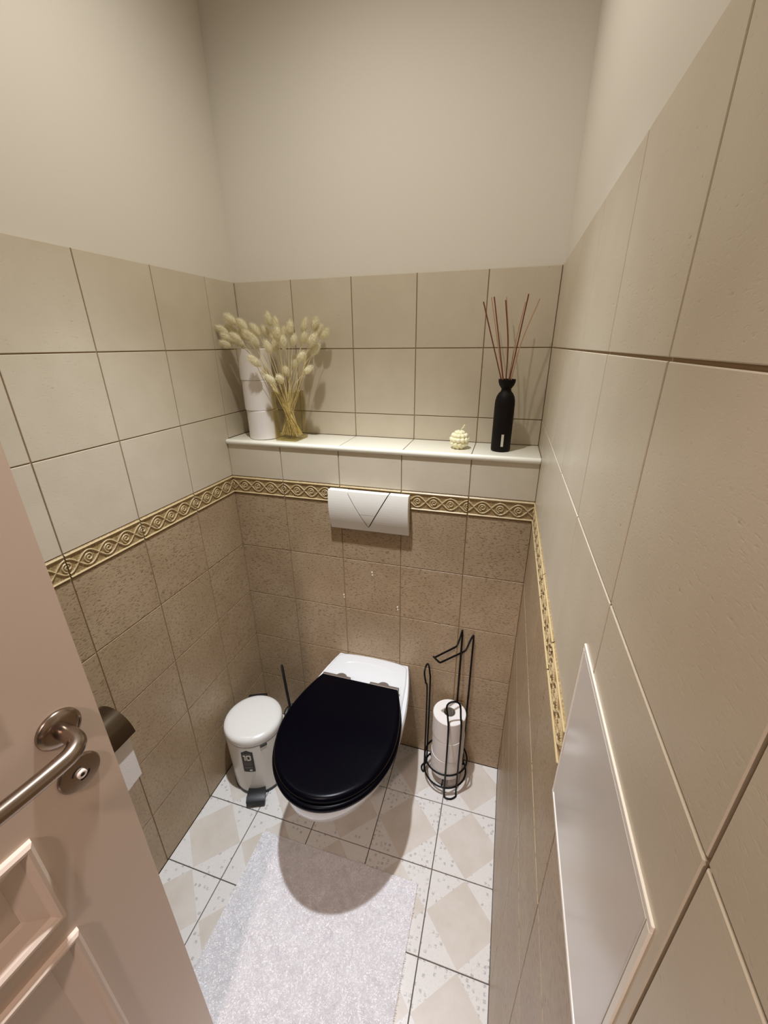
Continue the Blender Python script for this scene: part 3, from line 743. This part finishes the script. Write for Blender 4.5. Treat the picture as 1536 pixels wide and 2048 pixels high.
# ------------------------------------------------------------------ ledge: diffuser
df = thing('reed_diffuser', 'matte black reed diffuser bottle at the right end of the ledge', 'diffuser', (0.866, 0.066, SH + 0.0003))
prof = [(0.0235, 0.0), (0.0262, 0.002), (0.0268, 0.006), (0.0268, 0.128), (0.0262, 0.138), (0.0238, 0.149), (0.0190, 0.158), (0.0140, 0.163), (0.0128, 0.168), (0.0132, 0.171)]
bm = bmesh.new(); add_lathe(bm, prof, 48); mk('bottle', bm, M['bottle'], df, True, 50)
prof = [(0.0130, 0.1705), (0.0150, 0.1725), (0.0195, 0.1790), (0.0222, 0.1865), (0.0228, 0.1940), (0.0208, 0.1940), (0.0195, 0.1880), (0.0130, 0.1800), (0.004, 0.1790)]
bm = bmesh.new(); add_lathe(bm, prof, 40); mk('collar', bm, M['bottle'], df, True, 50)
LA = math.radians(6)
bm = bmesh.new()
for k in range(4):
    a, b_ = (0.0004 + 0.0017 * k, 0.0004 + 0.0017 * (k + 1)) ; r_ = 0.0270
    q = [(r_ * math.sin(LA + s / r_ - 0.12), -r_ * math.cos(LA + s / r_ - 0.12), z) for s, z in ((a, 0.016), (b_, 0.016), (b_, 0.050), (a, 0.050))]
    bm.faces.new([bm.verts.new(p) for p in q])
bmesh.ops.remove_doubles(bm, verts=bm.verts[:], dist=1e-5)
mk('label_strip', bm, M['sticker_print'], df)
STICKS = [(0.789, 0.050, 1.579, 0), (0.813, 0.080, 1.592, 0), (0.843, 0.050, 1.581, 0), (0.896, 0.040, 1.592, 0), (0.805, 0.100, 1.593, 1), (0.843, 0.110, 1.593, 1), (0.891, 0.100, 1.579, 1), (0.925, 0.090, 1.585, 1)]
for i, (x, y, z, l) in enumerate(STICKS):
    tip = Vector((x - 0.866, y - 0.066, z - SH)); bse = Vector((tip.x * 0.13, tip.y * 0.13, 0.176))
    mid = bse.lerp(tip, 0.5) + Vector((-tip.x * 0.14 if i in (6, 7) else 0, 0, 0.0)) + (Vector((0.006, 0, 0)) if i in (2, 5) else Vector((0, 0, 0)))
    tube('reed', smooth_path([bse, mid, tip], 6), 0.00155 if l == 0 else 0.00125, M['stick_light'] if l else M['stick_dark'], df, 6)

# ------------------------------------------------------------------ ledge: bubble candle
cd = thing('bubble_candle', 'small ivory bubble candle on the ledge near the diffuser', 'candle', (0.7490, 0.062, SH + 0.0003))
bm = bmesh.new(); R_ = 0.0225; zc0 = 0.0245
bmesh.ops.create_uvsphere(bm, u_segments=24, v_segments=16, radius=R_, matrix=Matrix.Translation((0, 0, zc0)) @ Matrix.Diagonal((1, 1, 0.98, 1)))
mk('wax_core', bm, M['candle'], cd, True)
bub = None
for row, (el, n) in enumerate(((-58, 7), (-26, 11), (6, 12), (36, 10), (66, 6))):
    for k in range(n):
        a = 2 * PI * (k + 0.5 * (row % 2)) / n; e = math.radians(el)
        if bub is None:
            bm = bmesh.new(); bmesh.ops.create_uvsphere(bm, u_segments=12, v_segments=8, radius=0.0071); o = mk('bubble', bm, M['candle'], cd, True); bub = o.data
        else:
            o = bpy.data.objects.new('bubble', bub); C.objects.link(o); o.parent = cd
        o.location = (R_ * math.cos(e) * math.cos(a), R_ * math.cos(e) * math.sin(a), zc0 + R_ * 0.98 * math.sin(e))
tube('wick', smooth_path([(0, 0, 0.045), (0.003, 0, 0.054), (0.009, 0, 0.060), (0.013, 0, 0.066), (0.012, 0.001, 0.068), (0.008, 0.001, 0.062), (0.006, 0.001, 0.059)], 5), 0.0011, M['candle'], cd, 6)

# ------------------------------------------------------------------ ledge: glass vase with dried grass
VX, VY, VR = 0.2090, 0.0560, math.radians(-3)
vs_ = thing('glass_vase', 'square smoky glass vase holding dried bunny tails on the ledge', 'vase', (VX, VY, SH + 0.0004), VR)
bm = bmesh.new(); a, hgt, wl = 0.0385, 0.150, 0.0032
def sq(s, z, c=0.004):
    return [(s, -s + c, z), (s, s - c, z), (s - c, s, z), (-s + c, s, z), (-s, s - c, z), (-s, -s + c, z), (-s + c, -s, z), (s - c, -s, z)]
add_loft(bm, [sq(a - 0.0015, 0.0), sq(a, 0.0015), sq(a, hgt - 0.001), sq(a - 0.001, hgt), sq(a - wl + 0.001, hgt), sq(a - wl, hgt - 0.001, 0.003), sq(a - wl, 0.013, 0.003), sq(a - wl - 0.003, 0.010, 0.003)])
mk('glass', bm, M['glass'], vs_, False)
HEADS = [(0.057, 0.030, 1.551), (0.095, 0.030, 1.537), (0.025, 0.030, 1.523), (0.047, 0.045, 1.524), (0.049, 0.020, 1.500), (0.087, 0.000, 1.502), (0.044, 0.010, 1.484), (0.074, 0.030, 1.491), (0.122, 0.010, 1.507), (0.118, 0.060, 1.522), (0.140, 0.012, 1.494), (0.087, 0.045, 1.508),
         (0.133, 0.090, 1.517), (0.161, 0.070, 1.552), (0.194, 0.050, 1.540), (0.208, 0.030, 1.510), (0.162, 0.080, 1.504), (0.207, 0.070, 1.516), (0.241, 0.045, 1.525), (0.224, 0.030, 1.486), (0.179, 0.060, 1.478), (0.247, 0.050, 1.495), (0.185, 0.010, 1.474),
         (0.265, 0.090, 1.533), (0.295, 0.100, 1.540), (0.265, 0.080, 1.499), (0.300, 0.060, 1.491), (0.297, 0.110, 1.515), (0.320, 0.110, 1.511), (0.299, 0.080, 1.466),
         (0.270, 0.040, 1.445), (0.234, 0.070, 1.429), (0.287, 0.050, 1.412), (0.213, 0.050, 1.409), (0.149, -0.010, 1.436), (0.187, 0.000, 1.387), (0.207, 0.020, 1.386)]
_heads = []
for v in range(4):                                        # four fluffy heads shared by all stems
    bm = bmesh.new(); L_ = 0.0165 + 0.0012 * v; Wd = 0.0092 + 0.0006 * (v % 2)
    bmesh.ops.create_uvsphere(bm, u_segments=12, v_segments=9, radius=1.0, matrix=Matrix.Translation((0, 0, L_ * 0.9)) @ Matrix.Diagonal((Wd, Wd, L_, 1)))
    for k in range(420):                                   # fine awns
        u = random.uniform(-0.85, 0.98); a_ = random.uniform(0, 2 * PI); rr = math.sqrt(1 - u * u)
        p = Vector((Wd * rr * math.cos(a_), Wd * rr * math.sin(a_), L_ * 0.9 + L_ * u)) * 0.97
        d = Vector((rr * math.cos(a_) * 0.55, rr * math.sin(a_) * 0.55, 0.55 + max(u, 0) * 0.4)).normalized() * random.uniform(0.005, 0.0105)
        sd = Vector((-math.sin(a_), math.cos(a_), 0)) * 0.00055
        bm.faces.new((bm.verts.new(p - sd), bm.verts.new(p + sd), bm.verts.new(p + d)))
    me = bpy.data.meshes.new('head'); bm.to_mesh(me); bm.free(); me.materials.append(M['fluff'])
    for p in me.polygons: p.use_smooth = True
    _heads.append(me)
def grass_label(x, z):
    if x < 0.16 and z > 1.47: return ('cream bunny tail grass leaning left over the paper stack', 'bunny tails leaning over the paper stack')
    if z < 1.47: return ('cream bunny tail grass drooping low around the vase mouth', 'bunny tails low around the vase mouth')
    if x > 0.255: return ('cream bunny tail grass fanning right against the back tiles', 'bunny tails fanning right against the tiles')
    return ('cream bunny tail grass standing upright in the middle of the bouquet', 'bunny tails upright in the middle of the bouquet')
ORD = ['leftmost', 'second', 'third', 'fourth', 'fifth', 'sixth', 'seventh', 'eighth', 'ninth', 'tenth', 'eleventh', 'twelfth', 'thirteenth']
WHERE = {'bunny tails leaning over the paper stack': 'those leaning over the paper stack', 'bunny tails low around the vase mouth': 'those drooping low around the vase mouth',
         'bunny tails fanning right against the tiles': 'those fanning right against the tiles', 'bunny tails upright in the middle of the bouquet': 'those upright in the bouquet middle'}
for i, (x, y, z) in enumerate(HEADS):
    grp = grass_label(x, z)[1]
    mates = sorted((hx - 0.45 * hy, k) for k, (hx, hy, hz_) in enumerate(HEADS) if grass_label(hx, hz_)[1] == grp)
    rank = [k for _, k in mates].index(i)
    lab = 'cream bunny tail grass, ' + (ORD[rank] if rank == 0 else ORD[rank] + ' from left') + ' of ' + WHERE[grp]
    # foot on the vase floor, stem crosses the mouth, bends outward to the head
    mouth = Vector((VX + max(-0.030, min(0.030, (x - VX) * 0.30 + random.uniform(-0.006, 0.006))), VY + max(-0.029, min(0.028, (y - VY) * 0.5 + random.uniform(-0.008, 0.008))), SH + 0.152))
    foot = Vector((VX - (mouth.x - VX) * 0.7 + random.uniform(-0.012, 0.012), VY + random.uniform(-0.022, 0.022), SH + 0.0135))
    foot.x = max(VX - 0.030, min(VX + 0.030, VX + (foot.x - VX) * 1.8 + random.uniform(-0.012, 0.012)))
    hd_ = Vector((x, y, z)); dirv = (hd_ - mouth).normalized()
    side = Vector((dirv.x, dirv.y, 0))
    hdir = (dirv + side * 0.55 + Vector((0, 0, -0.25 if x < 0.16 and z > 1.47 else 0.05))).normalized()
    start = hd_ - hdir * 0.016
    ctrl = mouth.lerp(start, 0.55) + Vector((0, 0, 0.012 if z > 1.45 else 0.006))
    t = thing('bunny_tail_grass', lab, 'dried flower', foot, 0, grp)
    P = [p - foot for p in smooth_path([foot, mouth, ctrl, start], 5)]
    tube('stem', P, 0.0008, M['stem'], t, 5)
    h = bpy.data.objects.new('head', _heads[i % 4]); C.objects.link(h); h.parent = t
    h.location = start - foot
    h.rotation_euler = hdir.to_track_quat('Z', 'Y').to_euler()
    s = random.uniform(0.92, 1.15) * (1.12 if x < 0.15 and z > 1.47 else 1.0); h.scale = (s, s, s)
